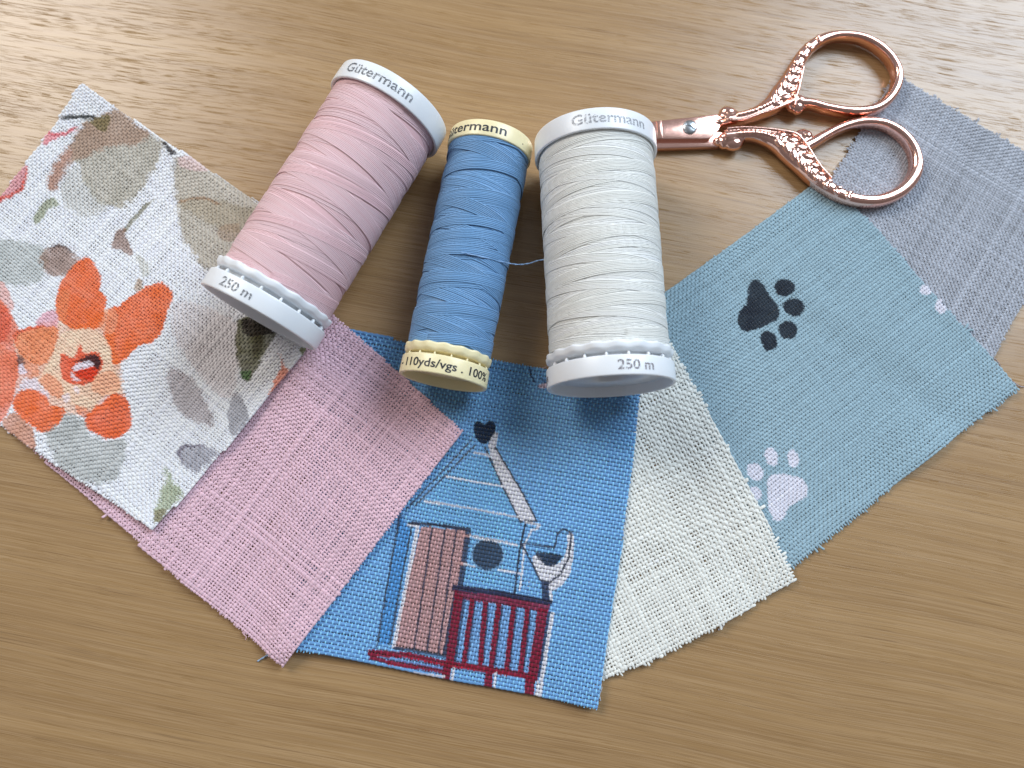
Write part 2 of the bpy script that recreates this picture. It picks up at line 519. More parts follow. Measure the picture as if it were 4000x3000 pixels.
OR, OR2, PEACH, REDO = (246, 112, 36), (244, 150, 102), (249, 212, 182), (232, 84, 40)
FLORAL = [
    P(Z1, (206, 200, 192), [(1270, 590), (1500, 650), (1880, 910), (1900, 1100), (1700, 1500), (1480, 1400), (1380, 1250), (1310, 1120), (1280, 960), (1262, 760)], .85, .12),
    P(Z1, (196, 184, 162), [(1290, 600), (1420, 640), (1860, 910), (1800, 1150), (1680, 1290), (1500, 1390), (1390, 1250), (1320, 1130), (1290, 960), (1270, 840), (1268, 700)], .8, .2),
    P(Z1, (176, 160, 132), [(1290, 890), (1400, 880), (1560, 890), (1700, 930), (1840, 960), (1720, 1120), (1560, 1080), (1450, 1020), (1330, 950)], .7, .2),
    P(Z1, (172, 140, 112), [(1580, 1090), (1700, 1060), (1740, 1110), (1680, 1190), (1590, 1170)], .6, .2),
    P(Z1, (160, 124, 92), [(1290, 900), (1400, 872), (1520, 880), (1600, 930), (1500, 897), (1400, 890), (1300, 912)], .9, .1),
    P(Z1, (232, 205, 200), [(1300, 590), (1400, 580), (1500, 660), (1480, 690), (1380, 680), (1300, 650)], .9, .1),
    P(Z1, (184, 174, 150), [(690, 300), (845, 235), (975, 340), (1090, 415), (1165, 460), (1185, 500), (1150, 600), (1100, 700), (1030, 800), (920, 910), (840, 940), (750, 920), (660, 860), (600, 740), (560, 620), (500, 620), (520, 470), (600, 340)], .92, .22),
    P(Z1, (205, 202, 190), [(560, 640), (640, 800), (760, 930), (640, 1000), (500, 960), (440, 860), (480, 700)], .7, .2),
    P(Z1, (176, 132, 104), [(690, 300), (845, 235), (975, 340), (1090, 415), (1000, 480), (800, 500), (640, 560), (520, 620), (450, 730), (395, 808), (342, 800), (350, 720), (440, 560), (530, 450), (550, 380)], .8, .3),
    P(Z1, (190, 132, 100), [(520, 500), (470, 640), (395, 808), (342, 800), (350, 720), (420, 590)], .7, .2),
    P(Z1, (118, 106, 48), [(650, 320), (700, 292), (780, 278), (790, 330), (760, 395), (700, 380)], .9, .35),
    P(Z1, (40, 42, 36), [(435, 298), (470, 283), (560, 280), (640, 276), (692, 292), (685, 306), (640, 302), (560, 306), (470, 314)], 1, .2),
    P(Z1, (236, 140, 146), [(310, 470), (345, 395), (400, 408), (480, 390), (550, 366), (540, 382), (450, 430), (380, 460), (340, 485), (320, 490)], .95, .2),
    P(Z1, (222, 70, 80), [(345, 395), (400, 412), (480, 392), (550, 366), (546, 376), (480, 402), (400, 428), (356, 420)], .8, .2),
    P(Z1, (228, 150, 152), [(-30, 850), (60, 770), (120, 690), (190, 636), (190, 720), (150, 800), (80, 850), (-30, 930)], .95, .25),
    P(Z1, (224, 84, 58), [(192, 640), (182, 720), (140, 795), (70, 845), (-20, 880), (-20, 910), (80, 866), (160, 808), (198, 720)], .95, .2),
    P(Z1, (146, 152, 98), [(240, 1010), (280, 940), (340, 880), (400, 876), (412, 920), (340, 950), (310, 1010), (268, 1064), (240, 1040)], .85, .35),
    P(Z1, (44, 36, 34), [(1178, 490), (1200, 486), (1276, 556), (1264, 568), (1228, 552)], 1, .2),
    P(Z1, (112, 104, 46), [(1105, 880), (1050, 950), (960, 1044), (905, 1115), (884, 1100), (955, 1005), (1035, 925)], .92, .3),
    P(Z1, (148, 104, 74), [(905, 1095), (840, 1100), (815, 1180), (808, 1232), (870, 1250), (945, 1285), (958, 1260), (930, 1190), (895, 1140)], .92, .3),
    P(Z1, (182, 186, 178), [(-40, 1200), (180, 1185), (320, 1250), (320, 1420), (200, 1490), (-40, 1450)], .85, .25),
    P(Z1, (154, 108, 76), [(295, 1330), (318, 1245), (400, 1208), (470, 1220), (560, 1300), (520, 1370), (470, 1432), (400, 1424), (310, 1392)], .92, .35),
    P(Z1, (84, 56, 48), [(318, 1245), (400, 1206), (470, 1218), (540, 1280), (470, 1240), (400, 1226)], .8, .2),
    P(Z1, (176, 138, 92), [(1010, 1470), (1042, 1480), (1032, 1540), (985, 1535)], .85, .2),
    P(Z1, (206, 204, 192), [(980, 1290), (1060, 1330), (1100, 1420), (1040, 1450), (1010, 1360)], .85, .2),
    # flower
    P(Z2, (246, 178, 130), [(90, 350), (360, 250), (500, 280), (720, 190), (760, 420), (800, 640), (790, 760), (620, 850), (460, 850), (320, 800), (250, 660), (130, 520)], .9, .4),
    P(Z2, (244, 146, 96), [(-40, 420), (110, 470), (240, 520), (240, 620), (140, 640), (80, 760), (-40, 800)], .85, .4),
    P(Z2, (242, 178, 164), [(-60, 0), (20, 0), (60, 80), (80, 180), (-60, 190)], .9, .3),
    P(Z2, (242, 128, 90), [(-60, 130), (0, 118), (40, 160), (90, 250), (115, 310), (80, 370), (100, 460), (115, 560), (95, 680), (72, 780), (20, 880), (-60, 915)], 1, .28),
    P(Z2, (234, 96, 66), [(-60, 150), (20, 160), (70, 240), (60, 340), (0, 400), (-60, 420)], .8, .3),
    P(Z2, (236, 168, 180), [(250, 230), (330, 180), (370, 220), (360, 290), (260, 300), (230, 280)], .9, .2),
    dict(poly=smooth_path([(217, 1179), (233, 1114), (271, 1054), (304, 1021), (342, 1003), (374, 1038), (401, 1097), (393, 1135), (422, 1172), (416, 1208), (416, 1257), (386, 1287), (313, 1287), (259, 1275), (223, 1239)], 5, True), col=lin(OR), a=1, var=.18, soft=0, jit=5),
    P(Z2, OR2, [(370, 120), (400, 60), (450, 60), (440, 150), (430, 240), (400, 270), (368, 220)], .7, .3),
    P(Z2, OR, [(740, 175), (790, 160), (900, 80), (1000, 20), (1060, 12), (1112, 50), (1128, 110), (1095, 200), (1060, 320), (1000, 390), (900, 430), (820, 510), (740, 532), (720, 440), (690, 380), (690, 300), (705, 220)], 1, .18),
    P(Z2, (244, 166, 128), [(700, 180), (760, 190), (780, 260), (740, 340), (690, 330), (650, 290), (680, 220)], .85, .3),
    P(Z2, (242, 142, 88), [(80, 350), (130, 305), (230, 288), (350, 290), (372, 340), (340, 450), (290, 530), (230, 530), (150, 490), (100, 430)], 1, .35),
    P(Z2, (232, 96, 60), [(80, 350), (130, 303), (230, 286), (300, 288), (230, 304), (140, 324), (100, 370), (110, 420)], .85, .15),
    P(Z2, PEACH, [(370, 360), (430, 320), (560, 305), (660, 340), (722, 420), (732, 520), (745, 560), (792, 650), (770, 720), (700, 770), (600, 830), (520, 820), (440, 790), (350, 740), (300, 690), (250, 650), (290, 560), (340, 460)], 1, .35),
    P(Z2, (246, 214, 186), [(420, 350), (540, 320), (640, 360), (690, 430), (600, 440), (500, 400), (420, 400)], .8, .3),
    P(Z2, (240, 142, 92), [(250, 650), (300, 600), (360, 620), (420, 690), (400, 760), (330, 730)], .8, .3),
    P(Z2, (244, 160, 112), [(620, 620), (720, 580), (790, 650), (760, 720), (680, 740), (600, 700)], .75, .35),
    P(Z2, REDO, [(395, 470), (480, 490), (520, 405), (560, 470), (640, 460), (680, 540), (640, 600), (590, 660), (520, 672), (430, 650), (390, 580)], 1, .25),
    P(Z2, (44, 22, 30), [(478, 530), (560, 488), (640, 484), (664, 540), (640, 580), (600, 545), (530, 520)], 1, .15),
    P(Z2, (238, 228, 234), [(478, 565), (520, 528), (590, 520), (612, 548), (550, 574), (490, 590)], 1, .1),
    P(Z2, (224, 56, 18), [(500, 590), (600, 560), (645, 585), (590, 642), (520, 625)], 1, .2),
    P(Z2, (240, 226, 228), [(460, 588), (500, 620), (530, 640), (500, 645), (465, 615)], .9, .1),
    P(Z2, (238, 222, 226), [(120, 700), (145, 650), (205, 625), (245, 645), (260, 690), (310, 720), (330, 770), (290, 750), (215, 690)], .95, .1),
    P(Z2, (240, 224, 226), [(410, 740), (450, 730), (460, 780), (430, 790)], .9, .1),
    P(Z2, (240, 224, 226), [(495, 680), (520, 690), (520, 730), (495, 715)], .9, .1),
    P(Z2, (240, 206, 200), [(640, 790), (700, 740), (730, 760), (700, 800)], .9, .1),
    P(Z2, (70, 52, 62), [(108, 478), (150, 490), (152, 545), (112, 560)], .9, .2),
    P(Z2, (238, 224, 232), [(108, 545), (145, 530), (165, 590), (120, 600)], .95, .1),
    P(Z2, (246, 112, 36), [(78, 775), (130, 708), (220, 698), (300, 750), (335, 800), (432, 828), (400, 900), (340, 970), (280, 978), (180, 915), (100, 850)], 1, .2),
    P(Z2, (240, 140, 92), [(500, 800), (570, 830), (600, 860), (560, 880), (510, 850)], .9, .3),
    P(Z2, (244, 104, 34), [(560, 900), (590, 850), (660, 790), (730, 740), (780, 725), (835, 780), (862, 880), (856, 950), (800, 1000), (700, 1022), (620, 980), (570, 940)], 1, .18),
    P(Z2, (206, 136, 96), [(10, 900), (90, 850), (180, 920), (222, 960), (232, 1100), (120, 1020), (30, 960)], .95, .25),
    P(Z2, (176, 178, 170), [(300, 985), (390, 920), (430, 845), (560, 905), (600, 990), (700, 1035), (820, 1030), (820, 1150), (760, 1290), (640, 1310), (480, 1250), (400, 1200), (330, 1050)], .85, .3),
    P(Z2, (222, 208, 202), [(1150, 130), (1400, 200), (1560, 300), (1540, 600), (1500, 760), (1380, 700), (1200, 480), (1120, 300)], .6, .25),
    P(Z2, (180, 166, 164), [(1100, 565), (1170, 580), (1250, 640), (1330, 760), (1390, 880), (1385, 945), (1300, 910), (1200, 870), (1130, 790), (1100, 680)], .88, .25),
    P(Z2, (160, 156, 160), [(1488, 830), (1530, 715), (1600, 800), (1622, 880), (1590, 950), (1520, 1005), (1488, 910)], .88, .25),
    P(Z2, (98, 96, 44), [(1560, 250), (1680, 240), (1790, 330), (1765, 390), (1700, 500), (1640, 620), (1590, 645), (1560, 570), (1533, 450), (1540, 330)], 1, .4),
    P(Z2, (40, 26, 22), [(1585, 250), (1700, 250), (1785, 330), (1700, 352), (1620, 358), (1578, 320)], 1, .25),
    P(Z2, (74, 124, 60), [(1562, 590), (1640, 580), (1600, 645)], .85, .2),
    P(Z2, (60, 50, 30), [(1650, 370), (1720, 360), (1690, 450), (1650, 480)], .7, .3),
    P(Z2, (234, 146, 116), [(1815, 468), (1842, 540), (1875, 580), (1852, 640), (1790, 705), (1752, 750), (1768, 690), (1800, 600), (1830, 560)], .95, .2),
    P(Z2, (126, 128, 84), [(1945, 440), (2000, 430), (1970, 495)], .95, .2),
    P(Z2, (168, 164, 172), [(1158, 1110), (1190, 1062), (1290, 1058), (1400, 1090), (1412, 1120), (1340, 1200), (1290, 1245), (1210, 1200), (1170, 1150)], .9, .25),
    P(Z2, (120, 106, 124), [(1158, 1110), (1190, 1060), (1290, 1056), (1330, 1070), (1210, 1078), (1178, 1118), (1190, 1170), (1170, 1150)], .75, .15),
    P(Z2, (162, 172, 124), [(1080, 1205), (1130, 1290), (1192, 1380), (1110, 1480), (1060, 1555), (1018, 1520), (1040, 1420), (1080, 1300)], .92, .3),
    P(Z2, (138, 124, 84), [(1030, 1480), (1100, 1480), (1060, 1555), (1015, 1530)], .8, .2),
]

for d_ in FLORAL:
    if d_['a'] < 0.93:
        d_['a'] *= 0.9
        d_['jit'] = 9 if np.ptp(d_['poly'][:, 0]) * np.ptp(d_['poly'][:, 1]) > 16000 else 3.5
    else:
        d_['jit'] = min(d_['jit'], 4)
HOUSE_JIT = 1.6

GR, NAVY, WHT, BRN, RED, RED2 = (66, 76, 94), (22, 38, 62), (232, 229, 238), (192, 148, 144), (132, 18, 46), (164, 24, 50)
HOUSE = []
HOUSE += [P(ZB, (54, 132, 192), [(610, 620), (670, 690), (560, 1285), (495, 1280)], .7, .1, smooth=False)]
HOUSE += [P(ZB, (122, 184, 232), [(960, 330), (1080, 310), (1240, 640), (1200, 1000), (940, 960), (970, 690), (740, 640), (700, 560)], .55, .1, smooth=False)]
for a, b in (((985, 225), (645, 585)), ((1010, 245), (680, 575))):
    HOUSE += Lp(ZB, (84, 88, 100), [a, b], 8)
HOUSE += [P(ZB, WHT, [(1070, 250), (1100, 185), (1125, 190), (1112, 260), (1160, 350), (1250, 500), (1322, 640), (1240, 645), (1210, 590), (1130, 440), (1090, 320)], 1, .06, smooth=False)]
HOUSE += Lp(ZB, (62, 66, 80), [(1055, 265), (1140, 450), (1240, 655)], 9) + Lp(ZB, (62, 66, 80), [(1108, 262), (1160, 350), (1250, 500), (1322, 645), (1240, 645)], 9)
HOUSE += Lp(ZB, WHT, [(1000, 290), (1085, 306)], 11) + Lp(ZB, WHT, [(855, 413), (1000, 440), (1150, 466)], 11) + Lp(ZB, WHT, [(740, 540), (980, 578), (1225, 624)], 11)
HOUSE += [P(ZB, NAVY, [(998, 160), (1015, 124), (1050, 146), (1080, 124), (1108, 145), (1106, 185), (1085, 218), (1058, 245), (1030, 240), (1004, 205)], 1, .1)]
HOUSE += Lp(ZB, GR, [(612, 610), (560, 900), (495, 1290)], 9) + Lp(ZB, GR, [(672, 680), (620, 960), (560, 1285)], 9)
HOUSE += Lp(ZB, WHT, [(706, 670), (650, 960), (580, 1300)], 20) + Lp(ZB, WHT, [(655, 664), (700, 668)], 12)
HOUSE += [P(ZB, BRN, [(722, 672), (965, 694), (930, 960), (880, 1180), (845, 1335), (590, 1300), (652, 980)], 1, .08, smooth=False)]
HOUSE += Lp(ZB, (52, 54, 72), [(660, 655), (800, 662), (972, 690)], 16)
for a, b in (((780, 680), (686, 1310)), ((848, 684), (752, 1318)), ((905, 690), (812, 1325))):
    HOUSE += Lp(ZB, (72, 68, 86), [a, b], 10)
HOUSE += Lp(ZB, (60, 76, 104), [(968, 695), (925, 980)], 30) + Lp(ZB, (60, 70, 96), [(905, 1000), (846, 1335)], 22)
HOUSE += Lp(ZB, BRN, [(930, 718), (975, 722)], 16) + Lp(ZB, BRN, [(905, 862), (955, 868)], 16)
HOUSE += Lp(ZB, (58, 66, 88), [(585, 1300), (850, 1345)], 16)
HOUSE += [P(ZB, (140, 176, 210), ell := [(1068 + 88 * math.cos(t), 818 + 88 * math.sin(t)) for t in np.linspace(0, 6.28, 16, endpoint=False)], .6, .05)]
HOUSE += [P(ZB, (52, 70, 94), [(1068 + 78 * math.cos(t), 818 + 80 * math.sin(t)) for t in np.linspace(0, 6.28, 16, endpoint=False)], 1, .1)]
HOUSE += Lp(ZB, WHT, [(975, 722), (1100, 742), (1222, 768)], 11) + Lp(ZB, WHT, [(945, 868), (1000, 880)], 11) + Lp(ZB, WHT, [(1120, 898), (1250, 916)], 11)
HOUSE += Lp(ZB, (54, 62, 80), [(1266, 655), (1240, 760), (1208, 1010)], 11) + Lp(ZB, WHT, [(1296, 690), (1262, 760), (1235, 1000)], 10)
HOUSE += Lp(ZB, WHT, [(1260, 650), (1338, 664), (1330, 682), (1290, 690)], 12)
HOUSE += [P(ZB, WHT, [(1482, 715), (1512, 722), (1508, 850), (1475, 950), (1400, 1005), (1345, 960), (1298, 850), (1330, 815), (1370, 872), (1425, 868), (1462, 830), (1478, 770)], 1, .06)]
HOUSE += [P(ZB, (38, 50, 72), [(1316, 806), (1445, 820), (1442, 850), (1400, 878), (1356, 862)], 1, .1)]
HOUSE += Lp(ZB, (58, 64, 84), [(1240, 758), (1412, 782), (1432, 705), (1460, 682), (1500, 704), (1488, 830), (1445, 918), (1388, 962), (1340, 950), (1290, 850), (1245, 762)], 10)
HOUSE += Lp(ZB, (54, 68, 98), [(1366, 965), (1368, 1055)], 38) + Lp(ZB, WHT, [(1398, 985), (1396, 1050)], 14)
HOUSE += [P(ZB, (120, 160, 204), [(940, 1050), (1330, 1110), (1290, 1440), (880, 1380)], .7, .15, smooth=False)]
HOUSE += Lp(ZB, (44, 46, 76), [(892, 990), (1140, 1020), (1396, 1066)], 30)
HOUSE += [P(ZB, RED, [(895, 1004), (1140, 1034), (1392, 1080), (1378, 1118), (1140, 1078), (892, 1044)], 1, .15, smooth=False)]
for a, b, w in (((918, 1040), (870, 1390), 46), ((988, 1055), (946, 1372), 26), ((1056, 1070), (1030, 1388), 26), ((1126, 1080), (1086, 1402), 28), ((1202, 1092), (1165, 1422), 26), ((1274, 1102), (1238, 1432), 26), ((1352, 1112), (1300, 1455), 54)):
    HOUSE += Lp(ZB, RED, [a, b], w)
    HOUSE += Lp(ZB, (34, 36, 70), [(a[0] + w * .62, a[1] + 4), (b[0] + w * .62, b[1] - 8)], w * .32, .8)
HOUSE += Lp(ZB, WHT, [(1404, 1120), (1370, 1330), (1335, 1560)], 20)
HOUSE += Lp(ZB, RED, [(460, 1326), (650, 1340), (860, 1385), (1080, 1412), (1300, 1450)], 34) + Lp(ZB, RED, [(465, 1350), (560, 1375), (700, 1400), (860, 1428)], 24)
HOUSE += Lp(ZB, RED2, [(550, 1338), (700, 1360), (860, 1392), (1060, 1416), (1285, 1460)], 10) + Lp(ZB, RED2, [(560, 1385), (700, 1410)], 8)
HOUSE += Lp(ZB, (110, 140, 190), [(545, 1356), (850, 1408)], 12)
for a, b, w in (((862, 1385), (850, 1475), 42), ((1076, 1410), (1068, 1520), 44), ((1290, 1450), (1278, 1580), 50)):
    HOUSE += Lp(ZB, RED, [a, b], w)
    HOUSE += Lp(ZB, WHT, [(a[0] + w * .8, a[1] + 20), (b[0] + w * .75, b[1])], 14)
HOUSE += Lp(ZB, WHT, [(612, 1426), (845, 1450)], 14)
Z6 = (1600, 900, 0.5425)
HOUSE += Lp(Z6, (40, 50, 84), [(866, 990), (872, 1040), (900, 1090)], 14, .8) + Lp(Z6, (40, 50, 84), [(940, 1060), (990, 1110)], 12, .7)
HOUSE += [P(Z6, (224, 196, 206), [(925, 1115), (990, 1100), (1000, 1130), (940, 1135)], .9, .1)]

for d_ in HOUSE:
    d_['jit'] = HOUSE_JIT
PAWS = []
INKP, PWH = (26, 34, 48), (224, 223, 234)
PAWS.append(P(Z8, INKP, [(622, 330), (640, 292), (672, 285), (712, 312), (750, 375), (792, 430), (807, 480), (785, 518), (720, 550), (650, 578), (600, 582), (568, 540), (563, 490), (600, 440), (618, 390)], 1, .08, jit=3))
for e in ((830, 332, 59, 48, .15), (887, 444, 62, 50, .2), (855, 572, 55, 53, .3), (743, 635, 46, 60, -.35)):
    PAWS.append(dict(poly=ell_poly(Z8[0] + e[0] * Z8[2], Z8[1] + e[1] * Z8[2], e[2] * Z8[2], e[3] * Z8[2], e[4]), col=lin(INKP), a=1, var=.08, soft=0, jit=3))
PAWS.append(P(Z8, PWH, [(738, 1440), (780, 1404), (870, 1412), (930, 1430), (970, 1480), (962, 1530), (900, 1568), (852, 1610), (822, 1662), (772, 1665), (742, 1600), (733, 1520)], 1, .04, jit=3))
for e in ((760, 1302, 38, 54, -.3), (882, 1315, 32, 52, -.15), (665, 1390, 44, 54, -.6), (660, 1520, 42, 42, 0), (1640, 345, 36, 32, 0), (1725, 440, 30, 44, -.2)):
    PAWS.append(dict(poly=ell_poly(Z8[0] + e[0] * Z8[2], Z8[1] + e[1] * Z8[2], e[2] * Z8[2], e[3] * Z8[2], e[4]), col=lin(PWH), a=1, var=.04, soft=0, jit=3))


def to_px(x, y, z):
    ct, st = math.cos(TILT), math.sin(TILT)
    dx, dy, dz = x - cam_pos[0], y - cam_pos[1], z - cam_pos[2]
    depth = dy * st - dz * ct
    up = dy * ct + dz * st
    return 2000 + FPX * dx / depth, 1500 - FPX * up / depth


def paint(x, y, base, design, z):
    """print colour of the cloth at plane points (mm)"""
    c = np.tile(lin(base), (len(x), 1))
    if not design:
        return c
    px, py = to_px(x, y, z)
    grain = rng.normal(0, 1, (2, len(px)))
    for k, d in enumerate(design):
        jx = d['jit'] * noise2(px, py, 11, 18)
        jy = d['jit'] * noise2(px, py, 12, 18)
        bl = 0.6 * d['jit']
        m = in_poly(px + jx + bl * grain[0], py + jy + bl * grain[1], d['poly'])
        if not m.any():
            continue
        v = 1.0
        a = np.full(m.sum(), d['a'])
        if d['var']:
            nn = 0.6 * noise2(px[m], py[m], 40 + k, 55) + 0.4 * noise2(px[m], py[m], 140 + k, 20)
            a = np.clip(a * (1 - d['var'] * 0.9 * (nn * 0.5 + 0.5)), 0, 1)
            v = (1 + d['var'] * 0.5 * nn)[:, None]
        c[m] = c[m] * (1 - a[:, None]) + d['col'] * v * a[:, None]
    return c


# ------------------------------------------------------------------ woven swatches
LAYERS = []          # polygons (mm) already laid down


def poly_sdf(x, y, poly):
    """signed distance to a convex polygon, positive inside"""
    p = np.asarray(poly)
    area2 = np.sum(p[:, 0] * np.roll(p[:, 1], -1) - np.roll(p[:, 0], -1) * p[:, 1])
    if area2 < 0:
        p = p[::-1]
    d = np.full(x.shape, 1e9)
    for a, b in zip(p, np.roll(p, -1, 0)):
        e = (b - a) / np.linalg.norm(b - a)
        d = np.minimum(d, e[0] * (y - a[1]) - e[1] * (x - a[0]))
    return d


def sstep(t):
    t = np.clip(t, 0, 1)
    return t * t * (3 - 2 * t)


def swatch(label, poly_px, udir, pitch, half, amp, base, design=None, seed=1, slub=0.2, lifts=(), dye=0.06, under=None, gain=1.0, fray=0.35, thick=0.62, split=0.0):
    """weave a swatch thread by thread.  udir: photo-pixel pair giving the u-thread direction
    pitch=(spacing of u threads, spacing of v threads); half=((w,h) of u, (w,h) of v)"""
    poly = at(poly_px, 0.5)[:, :2]
    a, b = at(udir, 0.5)[:, :2]
    eu = (b - a) / np.linalg.norm(b - a)
    ev = np.array([-eu[1], eu[0]])
    r = np.random.default_rng(seed)
    U, V = poly @ eu, poly @ ev
    below = list(LAYERS)

    def zbase(x, y):
        z = np.full(x.shape, thick * 0.5 + 0.02)
        for q, tk, lf in below:
            ins = sstep((poly_sdf(x, y, q) + 8.0) / 7.5)
            z = z + tk * ins
            for (lx, ly, rad, hh) in lf:
                c = at((lx, ly), 0.5)
                z = z + ins * hh * np.exp(-((x - c[0]) ** 2 + (y - c[1]) ** 2) / rad ** 2)
        z = z + 0.17 * (noise2(x, y, seed + 70, 13) + 0.6)
        e = poly_sdf(x, y, poly)
        z = z + 0.16 * (1 + noise2(x, y, seed + 80, 9)) * (1 - sstep(e / 4.0))
        for (lx, ly, rad, hh) in lifts:
            c = at((lx, ly), 0.5)
            d2 = (x - c[0]) ** 2 + (y - c[1]) ** 2
            z = z + hh * np.exp(-d2 / rad ** 2)
        return np.minimum(z, rim_underside(x, y) - thick * 0.5)

    def positions(lo, hi, p, sd):
        rr = np.random.default_rng(sd)
        n = int((hi - lo) / p) + 3
        # slubs make some threads thick: spacing follows thickness
        th = 1 + slub * rr.normal(0, 0.55, n)
        th = np.clip(th, 0.62, 1.7)
        for k in np.nonzero(rr.random(n) < 0.06 * (slub > 0.1))[0]:
            th[k] *= 1.25
        gap = 0.5 * (th + np.roll(th, -1)) * p * 0.55 + 0.45 * p * (1 + 0.10 * rr.normal(0, 1, n))
        pos = lo - p + np.cumsum(gap)
        return pos, th

    pu, tu = positions(V.min(), V.max(), pitch[0], seed + 1)     # v-coordinate of each u thread
    pv, tv = positions(U.min(), U.max(), pitch[1], seed + 2)     # u-coordinate of each v thread
    T = Tubes(6)
    basecol = []

    def clip(axis_pts, n_dir, t_dir, c):
        """interval of t where line n=c is inside polygon"""
        ts = []
        nn, tt = poly @ n_dir, poly @ t_dir
        for i in range(len(poly)):
            j = (i + 1) % len(poly)
            if (nn[i] - c) * (nn[j] - c) < 0:
                f = (c - nn[i]) / (nn[j] - nn[i])
                ts.append(tt[i] + f * (tt[j] - tt[i]))
        return (min(ts), max(ts)) if len(ts) >= 2 else None

    for fam in (0, 1):
        P_, TH, O_, = (pu, tu, pv) if fam == 0 else (pv, tv, pu)
        nd, td = (ev, eu) if fam == 0 else (eu, ev)
        w0, h0 = half[fam]
        po = pitch[1 - fam]
        for k, c in enumerate(P_):
            iv = clip(poly, nd, td, c)
            if iv is None or iv[1] - iv[0] < 0.6:
                continue
            t0, t1 = iv[0] - abs(r.normal(0, fray)) * 0.8 + 0.05, iv[1] + abs(r.normal(0, fray)) * 0.8 - 0.05
            f0, f1 = iv[0], iv[1]
            if r.random() < 0.04:
                t0 -= min(r.exponential(0.7), 1.6) * (fray > 0.18)
            if r.random() < 0.04:
                t1 += min(r.exponential(0.7), 1.6) * (fray > 0.18)
            b0, b1 = r.normal(0, 0.35, 2)
            m = max(5, int((t1 - t0) / po * 4))
            t = np.linspace(t0, t1, m)
            idx = np.interp(t, O_, np.arange(len(O_)))
            wob = 0.07 * pitch[fam] * noise1(t, seed * 100 + fam * 1000 + k, po * 5) + 0.35 * noise1(t + 37 * fam, seed + 5 + fam, 22)
            # threads near the cut edge fan out a little
            n_ = c + wob + b0 * np.maximum(f0 - t, 0) ** 1.5 + b1 * np.maximum(t - f1, 0) ** 1.5
            x = nd[0] * n_ + td[0] * t
            y = nd[1] * n_ + td[1] * t
            sgn = 1 if fam == 0 else -1
            wave = np.cos(math.pi * (idx + k))
            z = zbase(x, y) + sgn * amp[fam] * np.sign(wave) * np.abs(wave) ** 0.8
            sl = TH[k] * (1 + 0.8 * slub * noise1(t, seed * 77 + fam * 500 + k, 7.0) + 0.10 * noise1(t, seed * 31 + fam * 900 + k, po * 1.3))
            w = w0 * np.clip(sl, 0.55, 1.8) * (1 + 0.10 * sgn * wave)
            h = h0 * np.clip(0.5 + 0.5 * sl, 0.75, 1.35)
            if design:
                ox = w[:, None] * T.cs[None, :]
                col = paint((x[:, None] + nd[0] * ox).ravel(), (y[:, None] + nd[1] * ox).ravel(), base, design, 0.8).reshape(m, T.n, 3)
            else:
                col = np.tile(lin(base), (m, 1))[:, None, :]
            tint = (1 + dye * r.normal()) * (1 + 0.05 * noise1(t, seed * 9 + k + fam * 400, 3.0))
            col = np.clip(col * tint[:, None, None] * gain, 0, 0.93)
            if split:
                # warp shows paler where it floats over the weft, the weft is deeper
                col = col * (1 + split) if fam == 1 else col * (1 - split * 0.35)
                col = np.clip(col, 0, 0.93)
            col = np.broadcast_to(col, (m, T.n, 3)).reshape(-1, 3)
            T.add(np.stack([x, y, z], -1), np.array([nd[0], nd[1], 0]), np.array([0, 0, 1.]), w, h, col)
    v, q, c = T.arrays()
    o = mesh_np('fabric_swatch', v, q, M_CLOTH, colors=c)
    tag(o, label, 'fabric', 'fabric swatches fanned out on the table')
    LAYERS.append((poly, thick + 0.06, lifts))
    return o


def strand(parent, pts, rad, col, name='loose_thread', z=0.3, per=7):
    """a loose yarn lying along photo points (px, py, height mm)"""
    p = np.array([list(at((a[0], a[1]), a[2])) for a in pts])
    p = smooth_path(p, per)
    tn = np.gradient(p, axis=0)
    tn /= np.linalg.norm(tn, axis=1)[:, None]
    sd = np.cross(tn, [0, 0, 1.0])
    sd /= np.linalg.norm(sd, axis=1)[:, None] + 1e-9
    nr = np.cross(sd, tn)
    T = Tubes(6)
    ph = np.linspace(0, len(p) * 0.9, len(p))
    for k in (0, 1):     # two twisted plies
        s = math.pi * k
        off = rad * 0.55
        cen = p + sd * (off * np.cos(ph + s))[:, None] + nr * (off * np.sin(ph + s))[:, None]
        T.add(cen, sd, nr, rad * 0.62, rad * 0.62, lin(col))
    v, q, c = T.arrays()
    return mesh_np(name, v, q, M_CLOTH, parent, colors=c)


grey = swatch('plain silver grey linen swatch under the scissors rings',
              [(3500, 291), (4232, 732), (3790, 1550), (3030, 1050)], [(3500, 291), (4232, 732)],
              (0.56, 0.58), ((0.252, 0.15), (0.245, 0.15)), (0.10, 0.10), (180, 185, 195), seed=11, slub=0.28, dye=0.09, gain=1.05, fray=0.5)
teal = swatch('teal swatch printed with a black paw and white paws',
              [(3215, 697), (3400, 880), (3970, 1526), (3781, 1664), (3612, 1781), (3341, 2025), (3050, 2252), (2480, 1232), (2608, 1143), (2941, 905)], [(2608, 1143), (3215, 697)],
              (0.72, 0.60), ((0.335, 0.22), (0.245, 0.14)), (0.045, 0.13), (157, 184, 196), PAWS, seed=12, slub=0.08, dye=0.035, gain=1.05, fray=0.4,
              lifts=[(3640, 1780, 9, 1.3), (3970, 1526, 7, 0.6)])
cream = swatch('plain cream white open weave swatch between the teal and the house swatch',
               [(2570, 1258), (2683, 1463), (3103, 2260), (2828, 2428), (2580, 2565), (2250, 2692), (1800, 1700)], [(3103, 2260), (2356, 2658)],
               (0.80, 0.74), ((0.318, 0.15), (0.288, 0.15)), (0.085, 0.085), (240, 240, 233), seed=13, slub=0.30, dye=0.03, gain=1.0, fray=0.4,
               lifts=[(2800, 2440, 8, 1.3), (3100, 2260, 5, 0.5), (2480, 2600, 6, 0.5)])
